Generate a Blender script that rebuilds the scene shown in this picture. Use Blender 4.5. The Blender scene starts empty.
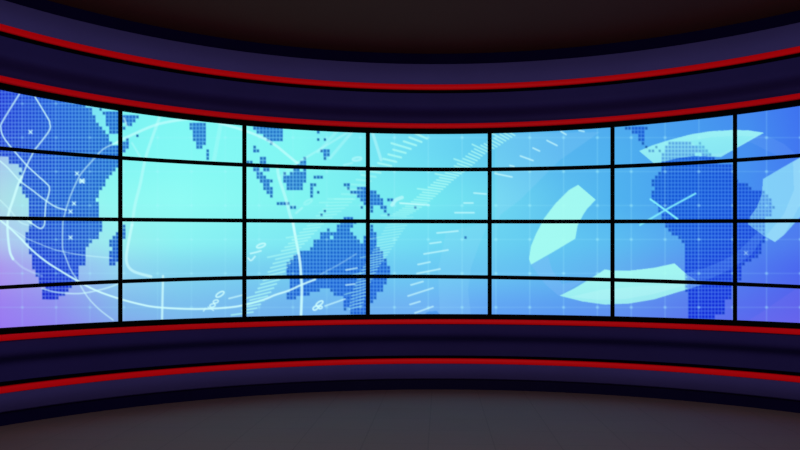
import bpy, math
import numpy as np

scene = bpy.context.scene
COL = scene.collection
# ------------------------------------------------------------------ the set's plan
F = 770.0            # focal length in pixels of an 800 px wide frame
HOR = 271.2          # pixel row of the horizon
EYE = 1.30           # camera height
R = 4.40             # radius of the curved video wall
CX, CY = 0.40, 4.09  # centre of the curve (camera stands at 0, 0)

def hit(px, rad=R):
    t = (np.asarray(px, float) - 400.0) / F
    A = 1 + t * t
    B = -2 * (CX * t + CY)
    C = CX * CX + CY * CY - rad * rad
    return (-B + np.sqrt(B * B - 4 * A * C)) / (2 * A)

def angle(px, rad=R):
    d = hit(px, rad)
    t = (np.asarray(px, float) - 400.0) / F
    return np.arctan2(t * d - CX, d - CY)

def height(px, py, rad=R):
    return EYE + (HOR - np.asarray(py, float)) * hit(px, rad) / F

def wall_point(ang, z, rad):
    return (CX + rad * np.sin(ang), CY + rad * np.cos(ang), z)

# ------------------------------------------------------------------ materials
def lin(c):
    c = np.asarray(c, float) / 255.0
    return np.where(c <= 0.04045, c / 12.92, ((c + 0.055) / 1.055) ** 2.4)

def principled(name, rgb, rough=0.5, spec=0.5, noise=0.0, nscale=6.0, bump=0.0, coat=0.0):
    m = bpy.data.materials.new(name)
    m.use_nodes = True
    nt = m.node_tree
    b = nt.nodes['Principled BSDF']
    c = tuple(lin(rgb)) + (1,)
    b.inputs['Base Color'].default_value = c
    b.inputs['Roughness'].default_value = rough
    b.inputs['Specular IOR Level'].default_value = spec
    b.inputs['Coat Weight'].default_value = coat
    if noise or bump:
        tc = nt.nodes.new('ShaderNodeTexCoord')
        n = nt.nodes.new('ShaderNodeTexNoise')
        n.inputs['Scale'].default_value = nscale
        n.inputs['Detail'].default_value = 5
        nt.links.new(tc.outputs['Object'], n.inputs['Vector'])
        if noise:
            mx = nt.nodes.new('ShaderNodeMix')
            mx.data_type = 'RGBA'
            mx.inputs[6].default_value = tuple(v * (1 - noise) for v in c[:3]) + (1,)
            mx.inputs[7].default_value = tuple(min(1, v * (1 + noise)) for v in c[:3]) + (1,)
            nt.links.new(n.outputs['Fac'], mx.inputs[0])
            nt.links.new(mx.outputs[2], b.inputs['Base Color'])
        if bump:
            bp = nt.nodes.new('ShaderNodeBump')
            bp.inputs['Strength'].default_value = bump
            bp.inputs['Distance'].default_value = 0.01
            nt.links.new(n.outputs['Fac'], bp.inputs['Height'])
            nt.links.new(bp.outputs['Normal'], b.inputs['Normal'])
    return m

M_BLACK = principled('black_plastic', (2, 2, 3), 0.7, 0.03)
M_BAND = principled('black_gloss_band', (14, 7, 52), 0.5, 0.04, 0.2, 3.0)
M_FASCIA = principled('lavender_paint', (91, 84, 168), 0.6, 0.12, 0.10, 2.0)
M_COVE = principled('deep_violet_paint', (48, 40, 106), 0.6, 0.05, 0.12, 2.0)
M_CEIL = principled('dark_brown_ceiling', (94, 52, 47), 0.8, 0.05, 0.10, 1.2)
M_WALL = principled('black_backing', (8, 8, 10), 0.8, 0.1)

def red_material():
    m = bpy.data.materials.new('red_light_diffuser')
    m.use_nodes = True
    nt = m.node_tree
    b = nt.nodes['Principled BSDF']
    b.inputs['Base Color'].default_value = tuple(lin((215, 6, 14))) + (1,)
    b.inputs['Roughness'].default_value = 0.5
    b.inputs['Specular IOR Level'].default_value = 0.1
    b.inputs['Emission Color'].default_value = tuple(lin((150, 0, 8))) + (1,)
    b.inputs['Emission Strength'].default_value = 0.50
    return m
M_RED = red_material()

def floor_material():
    m = bpy.data.materials.new('grey_floor_tiles')
    m.use_nodes = True
    nt = m.node_tree
    b = nt.nodes['Principled BSDF']
    b.inputs['Roughness'].default_value = 0.75
    b.inputs['Specular IOR Level'].default_value = 0.08
    tc = nt.nodes.new('ShaderNodeTexCoord')
    mp = nt.nodes.new('ShaderNodeMapping')
    mp.inputs['Rotation'].default_value = (0, 0, math.radians(3.0))
    mp.inputs['Location'].default_value = (0.093, 0.1, 0)
    br = nt.nodes.new('ShaderNodeTexBrick')
    br.offset = 0.0
    br.inputs['Scale'].default_value = 1.0
    br.inputs['Brick Width'].default_value = 0.505
    br.inputs['Row Height'].default_value = 0.505
    br.inputs['Mortar Size'].default_value = 0.006
    br.inputs['Mortar Smooth'].default_value = 0.6
    base = lin((142, 116, 117))
    br.inputs['Color1'].default_value = tuple(base) + (1,)
    br.inputs['Color2'].default_value = tuple(base * 0.97) + (1,)
    br.inputs['Mortar'].default_value = tuple(base * 0.82) + (1,)
    n = nt.nodes.new('ShaderNodeTexNoise')
    n.inputs['Scale'].default_value = 2.5
    n.inputs['Detail'].default_value = 6
    mx = nt.nodes.new('ShaderNodeMix')
    mx.data_type = 'RGBA'
    mx.blend_type = 'MULTIPLY'
    mx.inputs[0].default_value = 0.12
    L = nt.links.new
    L(tc.outputs['Object'], mp.inputs['Vector'])
    L(mp.outputs['Vector'], br.inputs['Vector'])
    L(tc.outputs['Object'], n.inputs['Vector'])
    L(br.outputs['Color'], mx.inputs[6])
    L(n.outputs['Color'], mx.inputs[7])
    L(mx.outputs[2], b.inputs['Base Color'])
    return m
M_FLOOR = floor_material()

def screen_material():
    m = bpy.data.materials.new('lit_display')
    m.use_nodes = True
    nt = m.node_tree
    nt.nodes.clear()
    out = nt.nodes.new('ShaderNodeOutputMaterial')
    em = nt.nodes.new('ShaderNodeEmission')
    at = nt.nodes.new('ShaderNodeAttribute')
    at.attribute_name = 'picture'
    nt.links.new(at.outputs['Color'], em.inputs['Color'])
    em.inputs['Strength'].default_value = 1.0
    nt.links.new(em.outputs['Emission'], out.inputs['Surface'])
    return m
M_SCREEN = screen_material()

# ------------------------------------------------------------------ mesh helpers
def link_mesh(name, verts, faces, mat, parent=None, smooth=False):
    me = bpy.data.meshes.new(name)
    me.from_pydata([tuple(map(float, v)) for v in verts], [], faces)
    me.materials.append(mat)
    if smooth:
        for p in me.polygons:
            p.use_smooth = True
    me.update()
    o = bpy.data.objects.new(name, me)
    COL.objects.link(o)
    if parent:
        o.parent = parent
    return o

def fix_normals(o):
    import bmesh
    bm = bmesh.new()
    bm.from_mesh(o.data)
    bmesh.ops.recalc_face_normals(bm, faces=bm.faces[:])
    bm.to_mesh(o.data)
    bm.free()

ARC = math.radians(112)
def ring(name, profile, mat, parent=None, n=220, arc=ARC, smooth=True):
    """sweep a closed (radius, z) profile around the curve of the set"""
    k = len(profile)
    vs, fs = [], []
    for i in range(n + 1):
        a = -arc + 2 * arc * i / n
        for r, z in profile:
            vs.append(wall_point(a, z, r))
    for i in range(n):
        for j in range(k):
            q = (j + 1) % k
            fs.append((i * k + j, i * k + q, (i + 1) * k + q, (i + 1) * k + j))
    fs.append(tuple(range(k)))
    fs.append(tuple(n * k + j for j in reversed(range(k))))
    o = link_mesh(name, vs, fs, mat, parent)
    fix_normals(o)
    if smooth:
        o.data.shade_smooth()
        bv = o.modifiers.new('bevel', 'BEVEL')
        bv.width = 0.002
        bv.segments = 2
        bv.limit_method = 'ANGLE'
        bv.angle_limit = math.radians(40)
        o.modifiers.new('wn', 'WEIGHTED_NORMAL').keep_sharp = True
    return o

def structure(o):
    o['kind'] = 'structure'
    return o

# measured rows of every ring (at six columns) turned into one height each
XS = np.array([0, 160, 320, 480, 640, 800.])
ROWS = {
    'ceil': ([0, 26.5, 48.5, 53, 40, 10.5], 1.055), 'lavtop': ([-1, 37.5, 58.8, 63.5, 51.5, 23], 1.035),
    'r1t': ([22.5, 59.5, 80, 83.8, 72, 45], .985), 'r1b': ([30, 66, 85.5, 89, 78.5, 53], .985),
    'r2t': ([74.2, 103.5, 119.7, 123, 114, 92.2], .985), 'r2b': ([82, 109.3, 125, 128.3, 119.2, 98], .985),
    'st': ([89, 117.5, 131, 133, 125, 105.5], 1.0), 'sb': ([329.5, 319, 314.5, 314, 317.5, 324.5], 1.0),
    'r3t': ([335, 325.3, 320, 319, 321.7, 329], .985), 'r3b': ([342, 331, 325.3, 324.8, 328, 335.5], .985),
    'r4t': ([387, 370, 360.5, 358.3, 364, 375.5], .985), 'r4b': ([394, 376, 366.5, 364.3, 370, 383], .985),
    'lavb': ([413, 393, 381.5, 380, 385.5, 400], 1.035), 'fl': ([426.5, 404.5, 392, 390, 397, 413], 1.045)}
Z = {}
for kname, (ys, rr) in ROWS.items():
    zz = height(XS, ys, R * rr)
    if kname == 'ceil':
        zz = zz[1:]
    Z[kname] = float(np.mean(zz))
FLOOR_Z = Z['fl']
CEIL_Z = Z['ceil']

# ------------------------------------------------------------------ room shell
def disc(name, z0, z1, mat, rad):
    n = 128
    vs, fs = [], []
    for z in (z0, z1):
        for i in range(n):
            a = 2 * math.pi * i / n
            vs.append((CX + rad * math.sin(a), CY - 2.0 + rad * 1.25 * math.cos(a), z))
    fs.append(tuple(range(n)))
    fs.append(tuple(range(2 * n - 1, n - 1, -1)))
    for i in range(n):
        j = (i + 1) % n
        fs.append((i, n + i, n + j, j))
    o = link_mesh(name, vs, fs, mat)
    fix_normals(o)
    return structure(o)
disc('floor', FLOOR_Z - 0.12, FLOOR_Z, M_FLOOR, 6.4)
disc('ceiling', CEIL_Z, CEIL_Z + 0.12, M_CEIL, 6.4)

BACK = 1.09 * R
r_ = lambda k: k * R
structure(ring('wall_back', [(BACK, FLOOR_Z), (BACK, CEIL_Z), (BACK + .12, CEIL_Z), (BACK + .12, FLOOR_Z)], M_WALL))
# near-black band under the ceiling
structure(ring('trim_1', [(r_(1.045), Z['lavtop']), (r_(1.055), CEIL_Z), (BACK, CEIL_Z), (BACK, Z['lavtop'])], M_BAND))
# upper lavender fascia, leaning back
def stepped(p0, p1, depth, n=18, mid=.5, wid=.16):
    out = []
    for i in range(n + 1):
        s = i / n
        q = 1 / (1 + math.exp((s - mid) / wid * 3))
        out.append((p0[0] + depth * q, p0[1] + (p1[1] - p0[1]) * s))
    return out
def curve(p0, p1, bulge, n=14):
    out = []
    for i in range(n + 1):
        s = i / n
        out.append((p0[0] + (p1[0] - p0[0]) * s + bulge * math.sin(math.pi * s), p0[1] + (p1[1] - p0[1]) * s))
    return out
prof = curve((r_(.988), Z['r1t']), (r_(1.035), Z['lavtop']), -0.02) + [(BACK, Z['lavtop']), (BACK, Z['r1t'])]
structure(ring('trim_2', prof, M_FASCIA))
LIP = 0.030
prof = stepped((r_(.992), Z['r2t']), (r_(.992), Z['r1b'] - LIP), 0.16, mid=.40) + [(BACK, Z['r1b'] - LIP), (BACK, Z['r2t'])]
structure(ring('trim_3', prof, M_COVE))
# black surround above and below the screens
FR = .992
structure(ring('trim_4', [(r_(FR), Z['st']), (r_(FR), Z['r2b']), (BACK, Z['r2b']), (BACK, Z['st'])], M_BLACK))
structure(ring('trim_5', [(r_(FR), Z['r3t']), (r_(FR), Z['sb']), (BACK, Z['sb']), (BACK, Z['r3t'])], M_BLACK))
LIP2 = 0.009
prof = stepped((r_(.992), Z['r4t'] + LIP2), (r_(.992), Z['r3b']), 0.16, mid=.55) + [(BACK, Z['r3b']), (BACK, Z['r4t'] + LIP2)]
structure(ring('trim_6', prof, M_COVE))
prof = curve((r_(1.035), Z['lavb']), (r_(.988), Z['r4b']), -0.02) + [(BACK, Z['r4b']), (BACK, Z['lavb'])]
structure(ring('trim_7', prof, M_FASCIA))
structure(ring('baseboard_back', [(r_(1.045), FLOOR_Z), (r_(1.045), Z['lavb']), (BACK, Z['lavb']), (BACK, FLOOR_Z)], M_BAND))

# ------------------------------------------------------------------ the four red light strips
def light_strip(zt, zb, label, lip=None):
    root = bpy.data.objects.new('light_strip', None)
    COL.objects.link(root)
    a0 = 0
    root.location = (CX, CY + R * .985, zb)
    root['label'] = label
    root['category'] = 'light strip'
    root['group'] = 'red light strips around the video wall'
    f, b = r_(.983), r_(.995)
    z0, z1 = zb + .005, zt - .005
    h = z1 - z0
    prof = [(f + .008, z0), (f + .002, z0 + h * .15), (f, z0 + h * .4), (f, z0 + h * .6), (f + .002, z1 - h * .15), (f + .008, z1), (b, z1), (b, z0)]
    o = ring('diffuser', prof, M_RED)
    if lip:
        l = ring('dark_lip', [(r_(.9855), lip[0]), (r_(.9855), lip[1]), (BACK - .02, lip[1]), (BACK - .02, lip[0])], M_BLACK)
    else:
        l = None
    for c in (o, l):
        if c:
            c.parent = root
            c.matrix_parent_inverse = root.matrix_basis.inverted()
            c.location = (0, 0, 0)
    return root
light_strip(Z['r1t'], Z['r1b'], 'curved red light strip topmost, just under the lavender fascia near the ceiling', (Z['r1b'] - LIP, Z['r1b'] - .001))  # black lip stands in for the shadow gap below this strip
light_strip(Z['r2t'], Z['r2b'], 'curved red light strip along the top edge of the blue screens')
light_strip(Z['r3t'], Z['r3b'], 'curved red light strip along the bottom edge of the blue screens')
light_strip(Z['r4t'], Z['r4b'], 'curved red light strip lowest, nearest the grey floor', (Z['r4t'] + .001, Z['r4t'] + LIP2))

# ------------------------------------------------------------------ the picture on the screens
S = 3
X0, X1, Y0, Y1 = -10, 866, 84, 336
W, H = (X1 - X0) * S, (Y1 - Y0) * S
gx = X0 + (np.arange(W) + .5) / S
gy = Y0 + (np.arange(H) + .5) / S
def table(tx, ty, tab):
    tab = np.array(tab, float)                    # [y][x][3]
    out = np.zeros((H, W, 3))
    for c in range(3):
        a = np.array([np.interp(gx, tx, row[:, c]) for row in tab])
        for j in range(W):
            pass
        iy = np.clip(np.interp(gy, ty, np.arange(len(ty))), 0, len(ty) - 1.0001)
        i0 = iy.astype(int)
        s = (iy - i0)[:, None]
        s = s * s * (3 - 2 * s) * .5 + s * .5
        out[:, :, c] = a[i0] * (1 - s) + a[i0 + 1] * s
    return out
TX = [0, 60, 120, 180, 300, 430, 500, 560, 620, 690, 750, 800, 860]
TY = [95, 150, 200, 240, 270, 310, 330]
BG = [
 [(110,150,250),(110,200,250),(118,245,250),(120,250,250),(122,248,250),(98,212,250),(84,196,246),(78,180,246),(72,165,246),(66,155,246),(62,138,246),(56,115,246),(56,105,246)],
 [(160,200,245),(140,235,250),(122,248,250),(126,252,252),(124,250,250),(102,220,250),(90,202,246),(80,184,246),(74,178,246),(66,160,246),(64,145,246),(60,120,248),(60,110,246)],
 [(168,225,240),(150,245,245),(138,252,250),(138,255,252),(124,248,248),(110,235,248),(104,218,248),(88,196,246),(74,180,246),(68,160,246),(66,145,248),(66,130,248),(66,120,246)],
 [(170,200,246),(155,225,248),(148,242,246),(134,246,250),(120,236,250),(106,222,250),(100,212,248),(92,202,248),(86,190,248),(80,165,247),(74,140,246),(74,125,246),(72,115,246)],
 [(165,152,245),(148,184,248),(140,216,248),(124,216,246),(110,208,248),(102,204,250),(98,198,248),(92,190,248),(92,178,246),(86,150,246),(74,125,246),(70,105,246),(70,100,246)],
 [(150,128,248),(138,146,246),(124,184,242),(118,192,244),(106,182,246),(106,180,250),(92,166,250),(86,158,248),(90,148,246),(84,125,245),(82,110,245),(84,98,242),(84,95,242)],
 [(148,122,250),(138,134,248),(126,166,244),(120,180,244),(108,170,246),(104,168,250),(90,150,250),(86,140,248),(90,135,246),(90,115,245),(92,105,245),(95,98,242),(95,95,242)]]
img = table(TX, TY, BG) * np.array([1, .985, .972]) + np.array([5, 0, 0])
DT = [
 [(35,60,225),(40,105,225),(40,125,215),(45,135,215),(45,135,212),(45,135,215),(45,135,215),(40,120,220),(35,115,225),(30,105,228),(30,90,228),(30,80,228),(30,80,228)],
 [(35,70,225),(30,90,222),(35,115,215),(45,135,215),(45,135,212),(45,135,215),(45,135,215),(40,120,220),(35,115,225),(25,100,228),(25,85,228),(25,80,228),(30,80,228)],
 [(30,80,222),(28,92,220),(35,120,215),(45,135,215),(45,135,212),(35,120,220),(35,120,220),(30,110,225),(25,105,225),(20,95,228),(25,90,228),(25,80,228),(30,80,228)],
 [(25,65,222),(28,80,220),(35,110,215),(45,130,215),(35,125,218),(30,112,225),(30,110,225),(30,105,225),(25,100,228),(22,88,228),(25,75,230),(25,70,228),(30,70,228)],
 [(20,40,222),(22,60,222),(30,90,220),(35,110,215),(32,115,222),(30,108,228),(30,105,225),(30,100,225),(25,85,228),(20,70,230),(25,62,230),(25,60,228),(25,60,228)],
 [(18,22,222),(20,30,222),(30,60,220),(35,100,215),(35,112,225),(35,112,230),(30,100,225),(25,80,230),(20,55,232),(16,45,230),(18,45,230),(20,40,230),(20,40,230)],
 [(18,20,222),(20,25,222),(30,50,220),(35,95,215),(35,110,225),(35,110,230),(30,100,225),(25,75,230),(20,50,232),(16,42,230),(18,42,230),(20,40,230),(20,40,230)]]
dotcol = table(TX, TY, DT) * np.array([.75, .84, .93])

# dotted world map: cells 3.348 x 3.768, listed row by row as spans of dot centres
MAP = {
 -21: [(0, 20)], -20: [(0, 35)], -19: [(0, 50)], -18: [(0, 70)], -17: [(0, 84)],
 -16: [(0, 91), (100, 101)], -15: [(0, 91), (104, 120)], -14: [(0, 94.5), (107.5, 137.5)], -13: [(0, 94.5), (107.5, 134)],
 -12: [(0, 98), (107.5, 117), (128, 131.5), (191, 204.5), (254, 278)],
 -11: [(0, 101.5), (111, 124), (191, 204.5), (254, 281.5), (318, 318), (626, 647)],
 -10: [(0, 104.5), (111, 118), (194.5, 204.5), (258, 281.5), (632, 643), (318, 318)],
 -9: [(0, 108), (137.5, 137.5), (194.5, 204.5), (264.7, 281.5), (639.5, 643)],
 -8: [(0, 108), (127.5, 127.5), (194.5, 204.5), (268, 281.5), (318, 318), (324.8, 324.8), (639.5, 643)],
 -7: [(0, 111), (124, 127.5), (198, 204.5), (271, 271), (643, 643), (669, 690), (700, 700)],
 -6: [(0, 128), (198, 201), (254.6, 254.6), (646, 646), (656, 656), (666, 703)],
 -5: [(0, 124), (208, 208), (254.6, 258), (321.5, 328), (649.5, 653), (659.5, 659.5), (666, 707)],
 -4: [(0, 120), (208, 208), (324.8, 328), (662.5, 694), (703, 709)],
 -3: [(10.5, 117), (208, 208), (261.3, 264.7), (305, 305), (324.8, 324.8), (662.5, 713)],
 -2: [(10.5, 117), (248, 251.5), (261.3, 264.7), (301.6, 305), (662.5, 718)],
 -1: [(20.5, 117), (254.6, 258), (264.7, 268), (298, 305), (662.5, 733)],
 0: [(24, 114.5), (254.6, 258), (264.7, 268), (294.7, 298), (305, 305), (662, 733)],
 1: [(20.5, 111), (258, 261.3), (284.7, 284.7), (291.2, 305), (659.5, 733)],
 2: [(24, 108), (258, 264.7), (284.7, 305), (314.7, 321.5), (656, 733)],
 3: [(24, 104.5), (261.3, 271.3), (284.7, 305), (653, 736)],
 4: [(20.5, 104.5), (264.7, 268), (288, 301.5), (311.5, 314.7), (345, 348.3), (653, 747)],
 5: [(24, 101.5), (264.7, 271.3), (288, 301.5), (311.5, 311.5), (348.3, 348.3), (358.4, 368.5), (656, 750)],
 6: [(24, 98), (268, 271.3), (311.5, 311.5), (318, 318), (351.7, 375.5), (653, 762)],
 7: [(27, 98), (271.3, 271.3), (311.5, 311.5), (358.4, 378.5), (653, 767)],
 8: [(30.5, 95), (361.7, 382), (388.5, 392), (653, 770.5)],
 9: [(30.5, 98), (278, 288), (365, 382), (656, 770.5)],
 10: [(30.5, 98), (291.4, 294.8), (361.7, 361.7), (371, 371), (382, 385), (415.3, 415.3), (659.5, 773.5)],
 11: [(30.5, 98), (324.8, 324.8), (371, 371), (385, 385), (659.5, 770.5)],
 12: [(30.5, 98), (321.5, 321.5), (388.5, 388.5), (662.5, 770.5)],
 13: [(30.5, 98), (345, 352), (662.5, 765)], 14: [(34, 101.5), (341.6, 355), (666, 763.5)],
 15: [(30.5, 101.5), (124, 124), (338.3, 351.5), (371.5, 371.5), (666, 763.5)],
 16: [(30.5, 101.5), (124, 124), (328.2, 328.2), (338.3, 348.4), (371.5, 371.5), (669.5, 763.5)],
 17: [(27, 98), (117, 124), (321.6, 352), (368, 375.2), (673, 763.5)],
 18: [(27, 98), (114, 124), (321.6, 328.3), (335, 355), (365, 375.2), (465.4, 465.4), (679.5, 763.5)],
 19: [(27, 91.5), (110.6, 117), (315, 358.5), (365, 375.2), (683, 763.5)],
 20: [(30.5, 88), (110.6, 117), (315, 375.2), (686, 760)], 21: [(30.5, 84.5), (114, 117), (311.5, 379), (686, 760)],
 22: [(30.5, 84.5), (110.6, 117), (301.5, 382), (686, 760)], 23: [(34, 84.5), (110.6, 117), (294.8, 382), (686, 757)],
 24: [(34, 84.5), (110.6, 117), (291.4, 385.3), (686, 750)], 25: [(34, 84.5), (110.6, 114), (288, 385.3), (686, 743.5)],
 26: [(34, 78), (288, 388.6), (686, 740)], 27: [(37.5, 78), (288, 388.6), (686, 740)],
 28: [(37.5, 78), (288, 387), (686, 740)], 29: [(40.5, 78), (291.4, 386), (686, 740)], 30: [(40.5, 74), (291.4, 385.3), (686, 737)],
 31: [(47.5, 71), (291.4, 382), (686, 730)], 32: [(44, 67.5), (291.4, 318.2), (331.6, 382), (686, 730)],
 33: [(44, 64.5), (288, 308.3), (335, 375.2), (689.5, 730)], 34: [(44, 58), (288, 295), (345, 375.2), (689.5, 730)],
 35: [(345, 372), (689.5, 724)], 36: [(345, 366), (689.5, 724)], 37: [(345, 345), (352, 365), (689.5, 724)],
 38: [(352, 365), (689.5, 724)], 39: [(689.5, 713)], 40: [(689.5, 713)]}
CWx, CHy, OX, OY = 3.348, 3.768, 254.6, 169.7
kf = (gx - OX) / CWx
rf = (gy - OY) / CHy
ki, ri = np.rint(kf).astype(int), np.rint(rf).astype(int)
K0 = -90
cells = np.zeros((70, 300))
for r0, spans in MAP.items():
    for a, b in spans:
        ka, kb = int(round((a - OX) / CWx)), int(round((b - OX) / CWx))
        cells[r0 + 25, ka - K0:kb - K0 + 1] = 1
on = cells[np.clip(ri + 25, 0, 69)][:, np.clip(ki - K0, 0, 299)]
def cell_shape(f, size=.34, soft=.2):
    d = np.abs(f - np.rint(f))
    return np.clip((size + soft / 2 - d) / soft, 0, 1)
dx, dy = cell_shape(kf)[None, :], cell_shape(rf)[:, None]
solid = np.maximum(dx * dy, .30 + .21 * (dx + dy))
nb = np.zeros_like(cells)
nb[1:-1, 1:-1] = cells[:-2, 1:-1] + cells[2:, 1:-1] + cells[1:-1, :-2] + cells[1:-1, 2:]
nbf = np.clip(nb / 3.0, 0, 1)[np.clip(ri + 25, 0, 69)][:, np.clip(ki - K0, 0, 299)]
mapa = on * (dx * dy * (1 - nbf) + solid * nbf)
mass = (on * nbf * .5)[:, :, None]
img = img * (1 - mass) + np.array([92, 162, 255.]) * mass
lone = (1 - nbf)[:, :, None] * .55
dotcol = dotcol * (1 - lone) + np.array([28, 100, 150.]) * lone
img = img * (1 - mapa[:, :, None]) + dotcol * mapa[:, :, None]

def blend(mask, col, y0=0, x0=0):
    h, w = mask.shape
    sl = img[y0:y0 + h, x0:x0 + w]
    m = mask[:, :, None]
    sl[:] = sl * (1 - m) + np.array(col, float) * m

def window(xa, xb, ya, yb):
    i0 = max(0, int((xa - X0) * S)); i1 = min(W, int((xb - X0) * S) + 2)
    j0 = max(0, int((ya - Y0) * S)); j1 = min(H, int((yb - Y0) * S) + 2)
    return i0, i1, j0, j1

def smoothed(pts, n=6):
    p = np.array(pts, float)
    if len(p) < 3:
        return p
    q = np.vstack([2 * p[0] - p[1], p, 2 * p[-1] - p[-2]])
    out = []
    for i in range(1, len(q) - 2):
        for s in np.arange(n) / n:
            out.append(.5 * ((2 * q[i]) + (-q[i - 1] + q[i + 1]) * s + (2 * q[i - 1] - 5 * q[i] + 4 * q[i + 1] - q[i + 2]) * s * s
                             + (-q[i - 1] + 3 * q[i] - 3 * q[i + 1] + q[i + 2]) * s ** 3))
    out.append(q[-2])
    return np.array(out)

WHITE = (208, 255, 255)
GAIN = 1.2
def stroke(pts, w=1.3, a=.7, col=WHITE, smooth=True, soft=.9):
    p = smoothed(pts) if smooth else np.array(pts, float)
    m = w + 2
    i0, i1, j0, j1 = window(p[:, 0].min() - m, p[:, 0].max() + m, p[:, 1].min() - m, p[:, 1].max() + m)
    if i1 <= i0 or j1 <= j0:
        return
    x = gx[i0:i1][None, :]; y = gy[j0:j1][:, None]
    best = np.full((j1 - j0, i1 - i0), 1e9)
    for (ax, ay), (bx, by) in zip(p[:-1], p[1:]):
        vx, vy = bx - ax, by - ay
        L2 = vx * vx + vy * vy + 1e-9
        t = np.clip(((x - ax) * vx + (y - ay) * vy) / L2, 0, 1)
        best = np.minimum(best, np.hypot(x - ax - t * vx, y - ay - t * vy))
    blend(np.clip((w / 2 + soft / 2 - best) / soft, 0, 1) * min(1.0, a * GAIN), col, j0, i0)

def poly(pts, a, col, smooth=False, a2=None, axis=1, under=False):
    p = np.array(pts, float)
    i0, i1, j0, j1 = window(p[:, 0].min(), p[:, 0].max(), p[:, 1].min(), p[:, 1].max())
    x = gx[i0:i1][None, :] + 0 * gy[j0:j1][:, None]; y = gy[j0:j1][:, None] + 0 * x
    ins = np.zeros(x.shape, bool)
    n = len(p)
    for i in range(n):
        xa, ya = p[i]; xb, yb = p[(i + 1) % n]
        if ya == yb:
            continue
        c = ((ya > y) != (yb > y)) & (x < (xb - xa) * (y - ya) / (yb - ya) + xa)
        ins ^= c
    aa = a * (1 - .42 * mapa[j0:j1, i0:i1]) if under else a
    if a2 is not None:
        q = (y - p[:, 1].min()) / np.ptp(p[:, 1]) if axis else (x - p[:, 0].min()) / np.ptp(p[:, 0])
        aa = aa * (1 + (a2 / a - 1) * np.clip(q, 0, 1))
    blend(ins * aa, col, j0, i0)

# large translucent shapes behind the wedges
poly([(740, 326), (762, 312), (800, 286), (866, 240), (866, 336), (740, 336)], .14, (150, 120, 240))
poly([(752, 133), (770, 137), (784, 144), (798, 156), (786, 160), (770, 152), (752, 143), (740, 139)], .12, (150, 190, 255))
poly([(686, 273), (705, 268), (722, 261), (735, 254), (750, 240), (762, 228), (764, 236), (752, 254), (735, 267), (712, 278), (696, 283)], .26, (110, 170, 250))
poly([(531, 264.6), (548, 256), (552, 270), (562, 284), (585, 280), (559, 296), (545, 284)], .28, (140, 190, 250))
poly([(497, 134), (600, 132), (560, 160), (520, 200), (500, 215), (497, 230)], .14, (180, 220, 255))
poly([(446, 232), (489, 222), (479, 245), (471, 268), (468, 290), (471, 316), (440, 316), (438, 270)], .15, (160, 225, 250))
# faint square grid with bright crossings
for k in range(27):
    x = 22.3 + 33.83 * k
    stroke([(x, 88), (x, 332)], .9, .13 if x < 380 else .21, (170, 245, 255), False, 1.2)
for k in range(-1, 7):
    y = 137.6 + 33.95 * k
    stroke([(-8, y), (864, y)], .9, .14, (170, 245, 255), False, 1.2)
    for j in range(27):
        x = 22.3 + 33.83 * j
        stroke([(x - .2, y), (x + .2, y)], 1.9, .28 if x < 380 else .46, (175, 250, 255), False, 2.2)

# curved wedges
CY1 = (170, 255, 242)
poly([(578.2, 184.8), (595.7, 199.7), (587, 209), (583, 215), (577.5, 226), (575.3, 238.7), (553, 252), (531, 264.6), (529, 259),
      (531, 246), (536, 234), (544, 218.5), (555, 204), (569, 190)], .9, CY1)
poly([(559.6, 295.7), (575, 288), (590, 279), (604.8, 269.4), (612, 270.6), (629.4, 270.7), (654, 267.8), (674.5, 263.4), (687.5, 275), (687.5, 289.5),
      (678.3, 292), (654, 299.4), (629.4, 303.5), (605, 304.6), (582.8, 301.5)], .92, CY1, a2=.8, under=True)
poly([(687.5, 275), (695, 279.5), (701.6, 284.7), (687.5, 289.5)], .5, (150, 215, 255))
poly([(570, 297), (600, 290), (640, 286), (690, 284), (654, 294), (625, 299), (600, 300)], .18, (215, 255, 255))
poly([(639.2, 151), (652, 145.5), (666, 141), (690.6, 134.4), (710, 131.3), (732, 130), (748, 130.3), (764, 132.7), (751, 140), (738, 147.3), (726, 154),
      (721, 157), (707.7, 156.5), (695, 156), (678, 158), (664, 161.5), (654, 163.5)], .88, (166, 254, 246), a2=.74, under=True)
poly([(690, 141), (712, 137), (738, 136), (754, 136.5), (740, 145), (722, 153), (706, 155), (698, 148)], .25, (110, 225, 240))
poly([(763, 179), (780, 169), (800, 157.5), (840, 134), (866, 130), (866, 200), (830, 205), (800, 217), (784, 235), (775, 242), (764, 236), (748, 224.3), (750, 217), (757, 207), (762, 194)], .80, (145, 225, 250), under=True)
poly([(793, 162), (866, 120), (866, 200), (800, 205), (784, 235), (775, 242), (766, 236), (784, 214), (794, 190)], .30, (180, 235, 252))
poly([(424, 315), (428, 311.4), (437, 311), (440, 315)], .6, (60, 140, 235))

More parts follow.
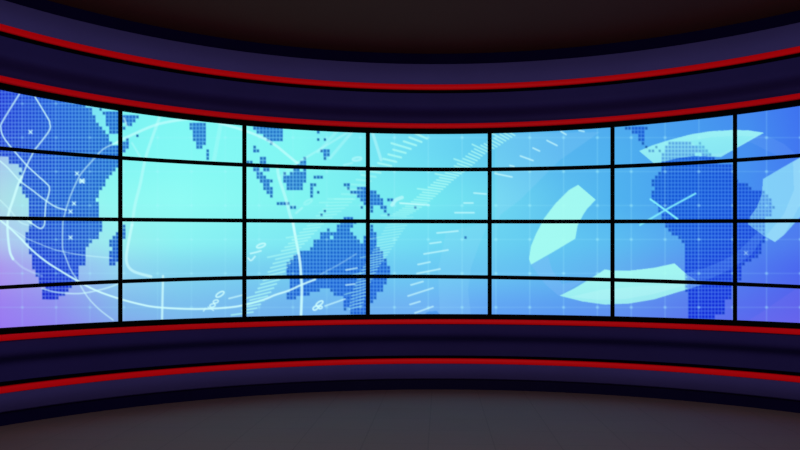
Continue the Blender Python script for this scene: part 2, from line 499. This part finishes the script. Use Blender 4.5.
# line drawings over the map
stroke([(20, 93), (2.5, 121.5), (.8, 128), (3, 136), (10, 146), (26.5, 165), (36, 174), (47, 184), (49.5, 188), (48.5, 195), (46, 203), (45, 215), (44.5, 224), (42, 228), (38, 227.5), (27, 220)], 1.4, .72)
stroke([(34.5, 96), (48, 118.5), (49.7, 123), (49, 131), (35, 149.5), (33, 153), (26.5, 166), (22, 177)], 1.4, .72)
stroke([(22, 177), (18, 185), (13, 200), (9, 212), (7.5, 222), (8, 237), (10, 252), (13, 259)], 2.4, .72)
stroke([(13, 259), (22, 267), (32, 272), (42, 276)], 2, .25)
stroke([(0, 161), (8, 168), (20, 181), (32, 190), (45, 200), (56, 207), (66, 210)], 1.5, .65)
stroke([(0, 200), (10, 210), (20, 222), (31, 226)], 1.5, .4)
stroke([(-6, 214), (0, 220), (10, 228.3), (20, 237.8), (28, 246.3), (37.7, 255), (47.7, 262.7), (60, 270.5), (76, 280), (95, 290), (117, 298), (139, 304), (158, 307.3), (192, 309), (222, 308), (242, 305.5),
        (264, 299.5), (275, 295), (289, 290.5), (301, 285), (315, 279.5)], 1.8, .78)
stroke([(315, 279.5), (323, 273), (338, 265), (356, 254)], 1.4, .3)
stroke([(8, 226), (20, 234), (28, 239), (40, 244), (50, 248), (58, 250.5), (75, 254), (90, 256), (112, 258)], 1.2, .42)
stroke([(118, 142), (105, 148), (98, 154), (92, 161), (84, 170), (79, 177), (72, 192), (68, 203), (65, 213), (63, 222), (62.5, 240), (63, 250), (66, 258), (69, 266), (72, 272), (78, 281),
        (83, 290), (90, 300), (100, 310), (113, 320)], 1.4, .52)
stroke([(116, 143), (123, 139), (135, 133.5), (150, 127), (165, 122.5), (190, 119), (212, 121), (226, 125), (243, 130), (262, 137.5), (275, 145), (285, 153), (297, 163)], 2.6, .5)
stroke([(277, 165), (279, 178), (283, 190), (287, 203), (290, 215), (293, 223)], 3, .42)
stroke([(293, 223), (296, 240), (298, 250), (300, 262), (301, 275), (301.8, 290), (301, 316)], 2.6, .75)
stroke([(297, 163), (322, 148), (350, 131)], 2.2, .28)
stroke([(297, 163), (280, 178)], 4, .14)
stroke([(160, 116), (148, 150), (144, 165), (140, 185), (135, 205), (132, 225)], 3, .35)
stroke([(132, 225), (128, 245), (126.3, 258), (128, 266), (133, 271), (141, 274), (151, 276.5)], 2.8, .55)
stroke([(132, 143), (142, 160)], 2, .25)
stroke([(124, 118), (127, 126)], 1.8, .5)
stroke([(163, 276), (162, 322)], 2.2, .65)
stroke([(42, 288.5), (55, 292), (70, 293.5), (82, 293.3), (95, 291), (110, 287), (125, 281)], 1.5, .55)
stroke([(221, 122), (214, 160)], 4, .18)
stroke([(371, 128), (378, 150), (381, 160)], 3, .35)
stroke([(340, 128), (318, 152)], 3, .2)
stroke([(352, 132), (330, 158)], 3, .25)
def cross(x, y, s=1.5, a=.7):
    stroke([(x - s, y - s), (x + s, y + s)], 1.2, a, smooth=False)
    stroke([(x - s, y + s), (x + s, y - s)], 1.2, a, smooth=False)
for x, y in ((30.5, 132), (77, 173.5), (74, 203.5), (70.5, 211.5), (70.5, 237.5), (746, 253)):
    cross(x, y, 1.5, .7 if x < 700 else .35)
cross(82, 181, 2.0, .85)
stroke([(80.5, 181), (83.5, 181)], 3.4, .6, smooth=False)
stroke([(650.5, 199.3), (677.5, 219)], 1.9, .85, (130, 240, 255), False)
stroke([(695.5, 193.5), (667, 209), (651, 218.5), (640, 225)], 1.7, .8, (130, 240, 255), False)

# dial scales: short ticks laid along arcs
def ticks(path, angs, step, length, a, w=1.4, longer=5):
    p = smoothed(path, 20)
    seg = np.hypot(*np.diff(p, axis=0).T)
    cum = np.r_[0, np.cumsum(seg)]
    n = int(cum[-1] / step)
    for i in range(n + 1):
        s = i * step
        x, y = np.interp(s, cum, p[:, 0]), np.interp(s, cum, p[:, 1])
        f = s / cum[-1]
        an = math.radians(np.interp(f, np.linspace(0, 1, len(angs)), angs))
        al = np.interp(f, np.linspace(0, 1, len(a)), a)
        L = np.interp(f, np.linspace(0, 1, len(length)), length) 
        ex = L * .55 if longer and i % longer == 0 else 0
        stroke([(x - (L / 2 + ex) * math.cos(an), y - (L / 2 + ex) * math.sin(an)), (x + L / 2 * math.cos(an), y + L / 2 * math.sin(an))], w, al, (180, 255, 246), False)
ticks([(246, 313), (254, 304), (262, 294), (270, 282), (279, 268), (289, 252), (300, 240), (312, 228), (330, 212), (345, 199)],
      [-8, -14, -15, -13, -10, -7, -4, 0], 4.9, [14, 18, 19, 20, 20, 18, 16, 22, 20], [.6, .65, .6, .55, .5, .5, .35, .3, .3], 1.5)
ticks([(345, 199), (360, 184), (372, 173), (384, 165), (393, 157.5), (402, 149), (412, 142), (424, 134)],
      [0, 4, 8, 12, 14, 18, 25], 6.6, [16, 14, 13, 13], [.25, .3, .6, .62, .62], 2.0, 6)
ticks([(398, 216), (410, 209), (421, 201), (429, 194), (438, 186), (446, 179), (455, 172), (464, 165), (472, 158), (480, 151), (492, 144.5), (502, 138), (513, 132)],
      [2, 4, 7, 10, 18, 25, 28, 30], 3.6, [16, 15, 13, 11, 9], [.3, .45, .6, .6, .6, .6, .6], 1.5, 6)
ticks([(402, 218), (395, 228), (389, 238), (384, 247), (378, 257), (371, 267), (366, 277), (361, 288), (358, 298), (355, 310)],
      [-5, -9, -11, -13, -14, -16], 3.5, [22, 20, 18, 16, 13], [.3, .4, .45, .5, .5, .5, .5], 1.1, 6)
for a, b in (((437, 233), (458, 231)), ((430, 243.5), (441, 242)), ((424, 254), (448, 250)), ((418, 264.5), (430, 262)), ((417, 273.5), (440, 269)), ((411, 285), (423, 281.5)),
             ((408, 296), (433, 288)), ((410, 304.5), (420, 301.5)), ((415, 313), (433, 306.5)), ((464, 203), (473, 203)), ((474, 193), (486, 194)), ((495, 173.5), (512, 177)),
             ((455, 212.7), (474, 212.7)), ((520.4, 156), (533, 160.5)), ((533, 148), (539.5, 151)), ((547, 140.5), (557, 145.5)), ((561, 131.5), (566, 134.5)),
             ((579, 130.5), (584, 131.5)), ((510, 165.5), (514, 166.5)), ((229, 298.5), (242, 295.2)), ((325, 306), (345, 299)), ((346, 270), (357, 268)), ((346, 285), (355, 284)), ((400, 203), (429, 205))):
    stroke([a, b], 1.5, .6, smooth=False)

# slanted numerals of the dial (0s and 8s seen as tilted loops)
def loop(cx, cy, rx, ry, tilt, w, a):
    t = np.linspace(0, 2 * math.pi, 17)
    c, s = math.cos(tilt), math.sin(tilt)
    w = w * 1.25
    stroke([(cx + rx * math.cos(q) * c - ry * math.sin(q) * s, cy + rx * math.cos(q) * s + ry * math.sin(q) * c) for q in t], w, a, smooth=False)
loop(220, 294.3, 4.6, 1.9, -.55, 1.1, .8)
loop(215.8, 301.5, 2.6, 1.5, -.3, 1.0, .8)
loop(212.5, 305.5, 2.8, 1.6, -.3, 1.0, .8)
stroke([(203.5, 311), (205.5, 308.5)], 1.2, .7, smooth=False)
stroke([(208, 307), (213.5, 310.5)], 1.0, .7, smooth=False)
loop(261, 245.6, 4.6, 1.7, -.35, 1.3, .7)
stroke([(250.5, 253.5), (256, 252.3), (261, 250.8)], 1.5, .7)
stroke([(248, 258), (251, 260.5), (255, 256.5)], 1.5, .7)
loop(319.5, 303.5, 4.0, 1.7, -.6, 1.2, .8)
loop(315.5, 308, 2.8, 1.7, -.6, 1.2, .8)
loop(320.5, 307.5, 1.8, 1.2, -.4, 1.1, .8)
loop(357, 159, 4.4, 1.6, -.15, 1.8, .4)
stroke([(344, 165), (352, 163)], 2, .3, smooth=False)
loop(308, 202, 4.4, 1.6, -.5, 1.6, .22)
stroke([(302, 208), (296, 213)], 2.2, .3, smooth=False)
stroke([(402, 197.5), (396, 200), (392, 205)], 3.6, .5)

img = np.clip(img, 0, 255)
# slight softness of the display
b = img.copy()
b[1:-1] = (img[:-2] + 4 * img[1:-1] + img[2:]) / 6
img = b.copy()
img[:, 1:-1] = (b[:, :-2] + 4 * b[:, 1:-1] + b[:, 2:]) / 6

def sample(px, py):
    fx = np.clip((px - X0) * S - .5, 0, W - 2); fy = np.clip((py - Y0) * S - .5, 0, H - 2)
    i, j = fx.astype(int), fy.astype(int)
    u, v = (fx - i)[:, None], (fy - j)[:, None]
    return (img[j, i] * (1 - u) + img[j, i + 1] * u) * (1 - v) + (img[j + 1, i] * (1 - u) + img[j + 1, i + 1] * u) * v

# ------------------------------------------------------------------ the 28 display panels
EDGES = [-3.2, 120.0, 244.2, 367.8, 489.7, 612.6, 735.2, 858.2]
mx = np.array([0, 80, 120, 245, 325, 367, 490, 560, 613, 640, 720, 735, 800.])
P1 = np.polyfit(mx, [148.3, 154.3, 157.4, 165.3, 167.6, 168.5, 168.6, 167.9, 166.4, 165.2, 161.2, 160.4, 155.1], 4)
P2 = np.polyfit(mx, [218.0, 218.8, 219.2, 220.2, 220.7, 220.9, 221.2, 221.3, 221.3, 221.3, 220.9, 220.8, 220.2], 2)
P3 = np.polyfit(mx, [287.2, 283.2, 280.9, 277.3, 276.5, 276.4, 277.0, 277.9, 279.3, 280.5, 283.2, 283.8, 286.4], 3)
def row_edge(i, px):
    if i == 0:
        return HOR - (Z['st'] - EYE) * F / hit(px)
    if i == 4:
        return HOR - (Z['sb'] - EYE) * F / hit(px)
    return np.polyval((P1, P2, P3)[i - 1], px) + .3

def on_wall(px, py, off=0.0):
    """point of the wall seen at (px, py), moved off towards the room by off"""
    a = angle(px)
    z = height(px, py)
    return np.stack([CX + (R - off) * np.sin(a), CY + (R - off) * np.cos(a), z], -1)

COLN = ['far left', 'second from left', 'third from left', 'middle', 'third from right', 'second from right', 'far right']
ROWN = ['top row', 'upper middle row', 'lower middle row', 'bottom row']
DESC = {
 (0, 0): 'screen filled with blue dots and white diamond lines',
 (0, 1): 'pale cyan screen with white arc and dotted peninsula',
 (0, 2): 'cyan screen with dotted coast and scattered island dots',
 (0, 3): 'cyan screen crossed by two rows of slanted ticks',
 (0, 4): 'sky blue screen with few short ticks',
 (0, 5): 'screen with pale curved wedge above dotted continent',
 (0, 6): 'deep blue screen with pointed tip of pale wedge',
 (1, 0): 'screen of blue dots with rounded white lines',
 (1, 1): 'plain bright cyan screen almost without drawing',
 (1, 2): 'cyan screen showing scattered dotted islands',
 (1, 3): 'cyan screen with dotted corner and fine tick scale',
 (1, 4): 'blue screen with upper end of pale wedge',
 (1, 5): 'screen with pale X on dotted continent',
 (1, 6): 'blue screen with large pale wedge at its right',
 (2, 0): 'screen with tapering dotted landmass and sweeping bright line',
 (2, 1): 'cyan screen with one pale curved line at left',
 (2, 2): 'screen showing dotted landmass beside slanted ticks',
 (2, 3): 'screen with dotted strip at left and sparse ticks',
 (2, 4): 'blue screen with lower end of pale wedge',
 (2, 5): 'screen with dotted continent and top of pale wedge',
 (2, 6): 'blue screen with dotted coast narrowing downward',
 (3, 0): 'purple tinted screen with dotted cape and curved lines',
 (3, 1): 'periwinkle screen with tilted numerals and vertical pale line',
 (3, 2): 'screen with ragged dotted coast and bright vertical line',
 (3, 3): 'light blue screen with slanting dashes and dotted edge',
 (3, 4): 'blue screen with pointed left tip of pale wedge',
 (3, 5): 'screen with pale wedge and dark blue dot block',
 (3, 6): 'violet blue screen with no dots'}
BZ = 2.1   # bezel width as seen, pixels
scr_faces = {}
def bilinear_grid(u0, u1, r, nu, nv, inset_u, inset_v, off):
    us = np.linspace(u0 + inset_u, u1 - inset_u, nu)
    top = row_edge(r, us) + inset_v[0]
    bot = row_edge(r + 1, us) - inset_v[1]
    vv = np.linspace(0, 1, nv)
    px = np.repeat(us[None, :], nv, 0)
    py = top[None, :] * (1 - vv[:, None]) + bot[None, :] * vv[:, None]
    return px.ravel(), py.ravel()

for c in range(7):
    for r in range(4):
        u0, u1 = EDGES[c], EDGES[c + 1]
        mid = (u0 + u1) / 2
        ym = float(row_edge(r + 1, np.array([mid]))[0])
        root = bpy.data.objects.new('display_panel', None)
        COL.objects.link(root)
        org = on_wall(np.array([mid]), np.array([ym]), -0.03)[0]
        root.location = org
        root['label'] = DESC[(r, c)] + ', ' + COLN[c] + ' in ' + ROWN[r]
        root['category'] = 'screen'
        root['group'] = 'display panels of the curved video wall'
        vert = 1.95
        top_in = .3 if r == 0 else vert
        bot_in = .4 if r == 3 else vert
        # screen: finely divided sheet carrying the picture, closed by a shallow back
        pw = u1 - u0
        ph = ym - float(row_edge(r, np.array([mid]))[0])
        nu, nv = int(pw / .75) + 1, int(ph / .8) + 1
        px, py = bilinear_grid(u0, u1, r, nu, nv, BZ - .3, (top_in - .15, bot_in - .15), 0)
        pos = on_wall(px, py, 0.0) - org
        idx = np.arange(nu * nv).reshape(nv, nu)
        quads = np.stack([idx[:-1, :-1], idx[1:, :-1], idx[1:, 1:], idx[:-1, 1:]], -1).reshape(-1, 4)
        me = bpy.data.meshes.new('screen')
        me.vertices.add(len(pos)); me.vertices.foreach_set('co', pos.ravel())
        me.loops.add(quads.size); me.loops.foreach_set('vertex_index', quads.ravel())
        me.polygons.add(len(quads))
        me.polygons.foreach_set('loop_start', np.arange(0, quads.size, 4))
        me.polygons.foreach_set('loop_total', np.full(len(quads), 4))
        me.update(calc_edges=True)
        rgb = lin(sample(px, py))
        at = me.color_attributes.new('picture', 'FLOAT_COLOR', 'POINT')
        at.data.foreach_set('color', np.c_[rgb, np.ones(len(rgb))].ravel())
        me.materials.append(M_SCREEN)
        so = bpy.data.objects.new('screen', me)
        COL.objects.link(so)
        so.parent = root
        # casing: black frame in front of the sheet's edge and a shallow box behind it
        n = 24
        g = .12
        us = np.linspace(u0 + g, u1 - g, n + 1)
        ui = np.linspace(u0 + BZ, u1 - BZ, n + 1)
        to, bo = row_edge(r, us) + (0 if r == 0 else g), row_edge(r + 1, us) - (0 if r == 3 else g)
        ti, bi = row_edge(r, ui) + top_in, row_edge(r + 1, ui) - bot_in
        loopo = [(us[i], to[i]) for i in range(n + 1)] + [(us[i], bo[i]) for i in range(n, -1, -1)]
        loopi = [(ui[i], ti[i]) for i in range(n + 1)] + [(ui[i], bi[i]) for i in range(n, -1, -1)]
        lo, li = np.array(loopo), np.array(loopi)
        m = len(lo)
        V = np.vstack([on_wall(lo[:, 0], lo[:, 1], .010), on_wall(li[:, 0], li[:, 1], .010), on_wall(li[:, 0], li[:, 1], .002),
                       on_wall(lo[:, 0], lo[:, 1], -.06)]) - org
        fs = []
        for i in range(m):
            j = (i + 1) % m
            fs.append((i, j, m + j, m + i))
            fs.append((m + i, m + j, 2 * m + j, 2 * m + i))
            fs.append((i, 3 * m + i, 3 * m + j, j))
        for i in range(n):
            a0, a1 = 3 * m + i, 3 * m + i + 1
            b0, b1 = 3 * m + (m - 1 - i), 3 * m + (m - 2 - i)
            fs.append((a0, a1, b1, b0))
        bz = link_mesh('bezel', V, fs, M_BLACK, root)
        fix_normals(bz)

# ------------------------------------------------------------------ light
world = bpy.data.worlds.new('world')
scene.world = world
world.use_nodes = True
world.node_tree.nodes['Background'].inputs['Color'].default_value = (0.9, 0.85, 0.95, 1)
world.node_tree.nodes['Background'].inputs['Strength'].default_value = 0.10

def area(name, loc, target, size, power, col):
    l = bpy.data.lights.new(name, 'AREA')
    l.shape = 'RECTANGLE'
    l.size, l.size_y = size
    l.energy = power
    l.color = col
    o = bpy.data.objects.new(name, l)
    COL.objects.link(o)
    o.location = loc
    from mathutils import Vector
    o.rotation_euler = (Vector(target) - Vector(loc)).to_track_quat('-Z', 'Y').to_euler()
    return o
area('added_soft_light', (0.4, 0.0, 3.1), (0.4, 6.0, 0.6), (7.0, 1.2), 120, (1.0, 0.90, 0.84))  # unseen soft lamp added above the camera to brighten set and floor
area('added_ceiling_fill', (0.4, 0.5, 0.35), (0.4, 5.5, CEIL_Z), (3.0, 0.6), 30, (1.0, 0.80, 0.70))  # unseen warm uplight, added to offset the cyan cast on the ceiling

# ------------------------------------------------------------------ camera
cam = bpy.data.cameras.new('camera')
cam.sensor_width = 36
cam.lens = F / 800 * 36
cam.shift_y = (HOR - 225) / 800
cam.clip_start = .05
co = bpy.data.objects.new('camera', cam)
co.location = (0, 0, EYE)
co.rotation_euler = (math.pi / 2, 0, 0)
COL.objects.link(co)
scene.camera = co

scene.view_settings.view_transform = 'Standard'
scene.view_settings.look = 'None'
scene.view_settings.exposure = 0
scene.view_settings.gamma = 1
scene.view_settings.use_curve_mapping = False
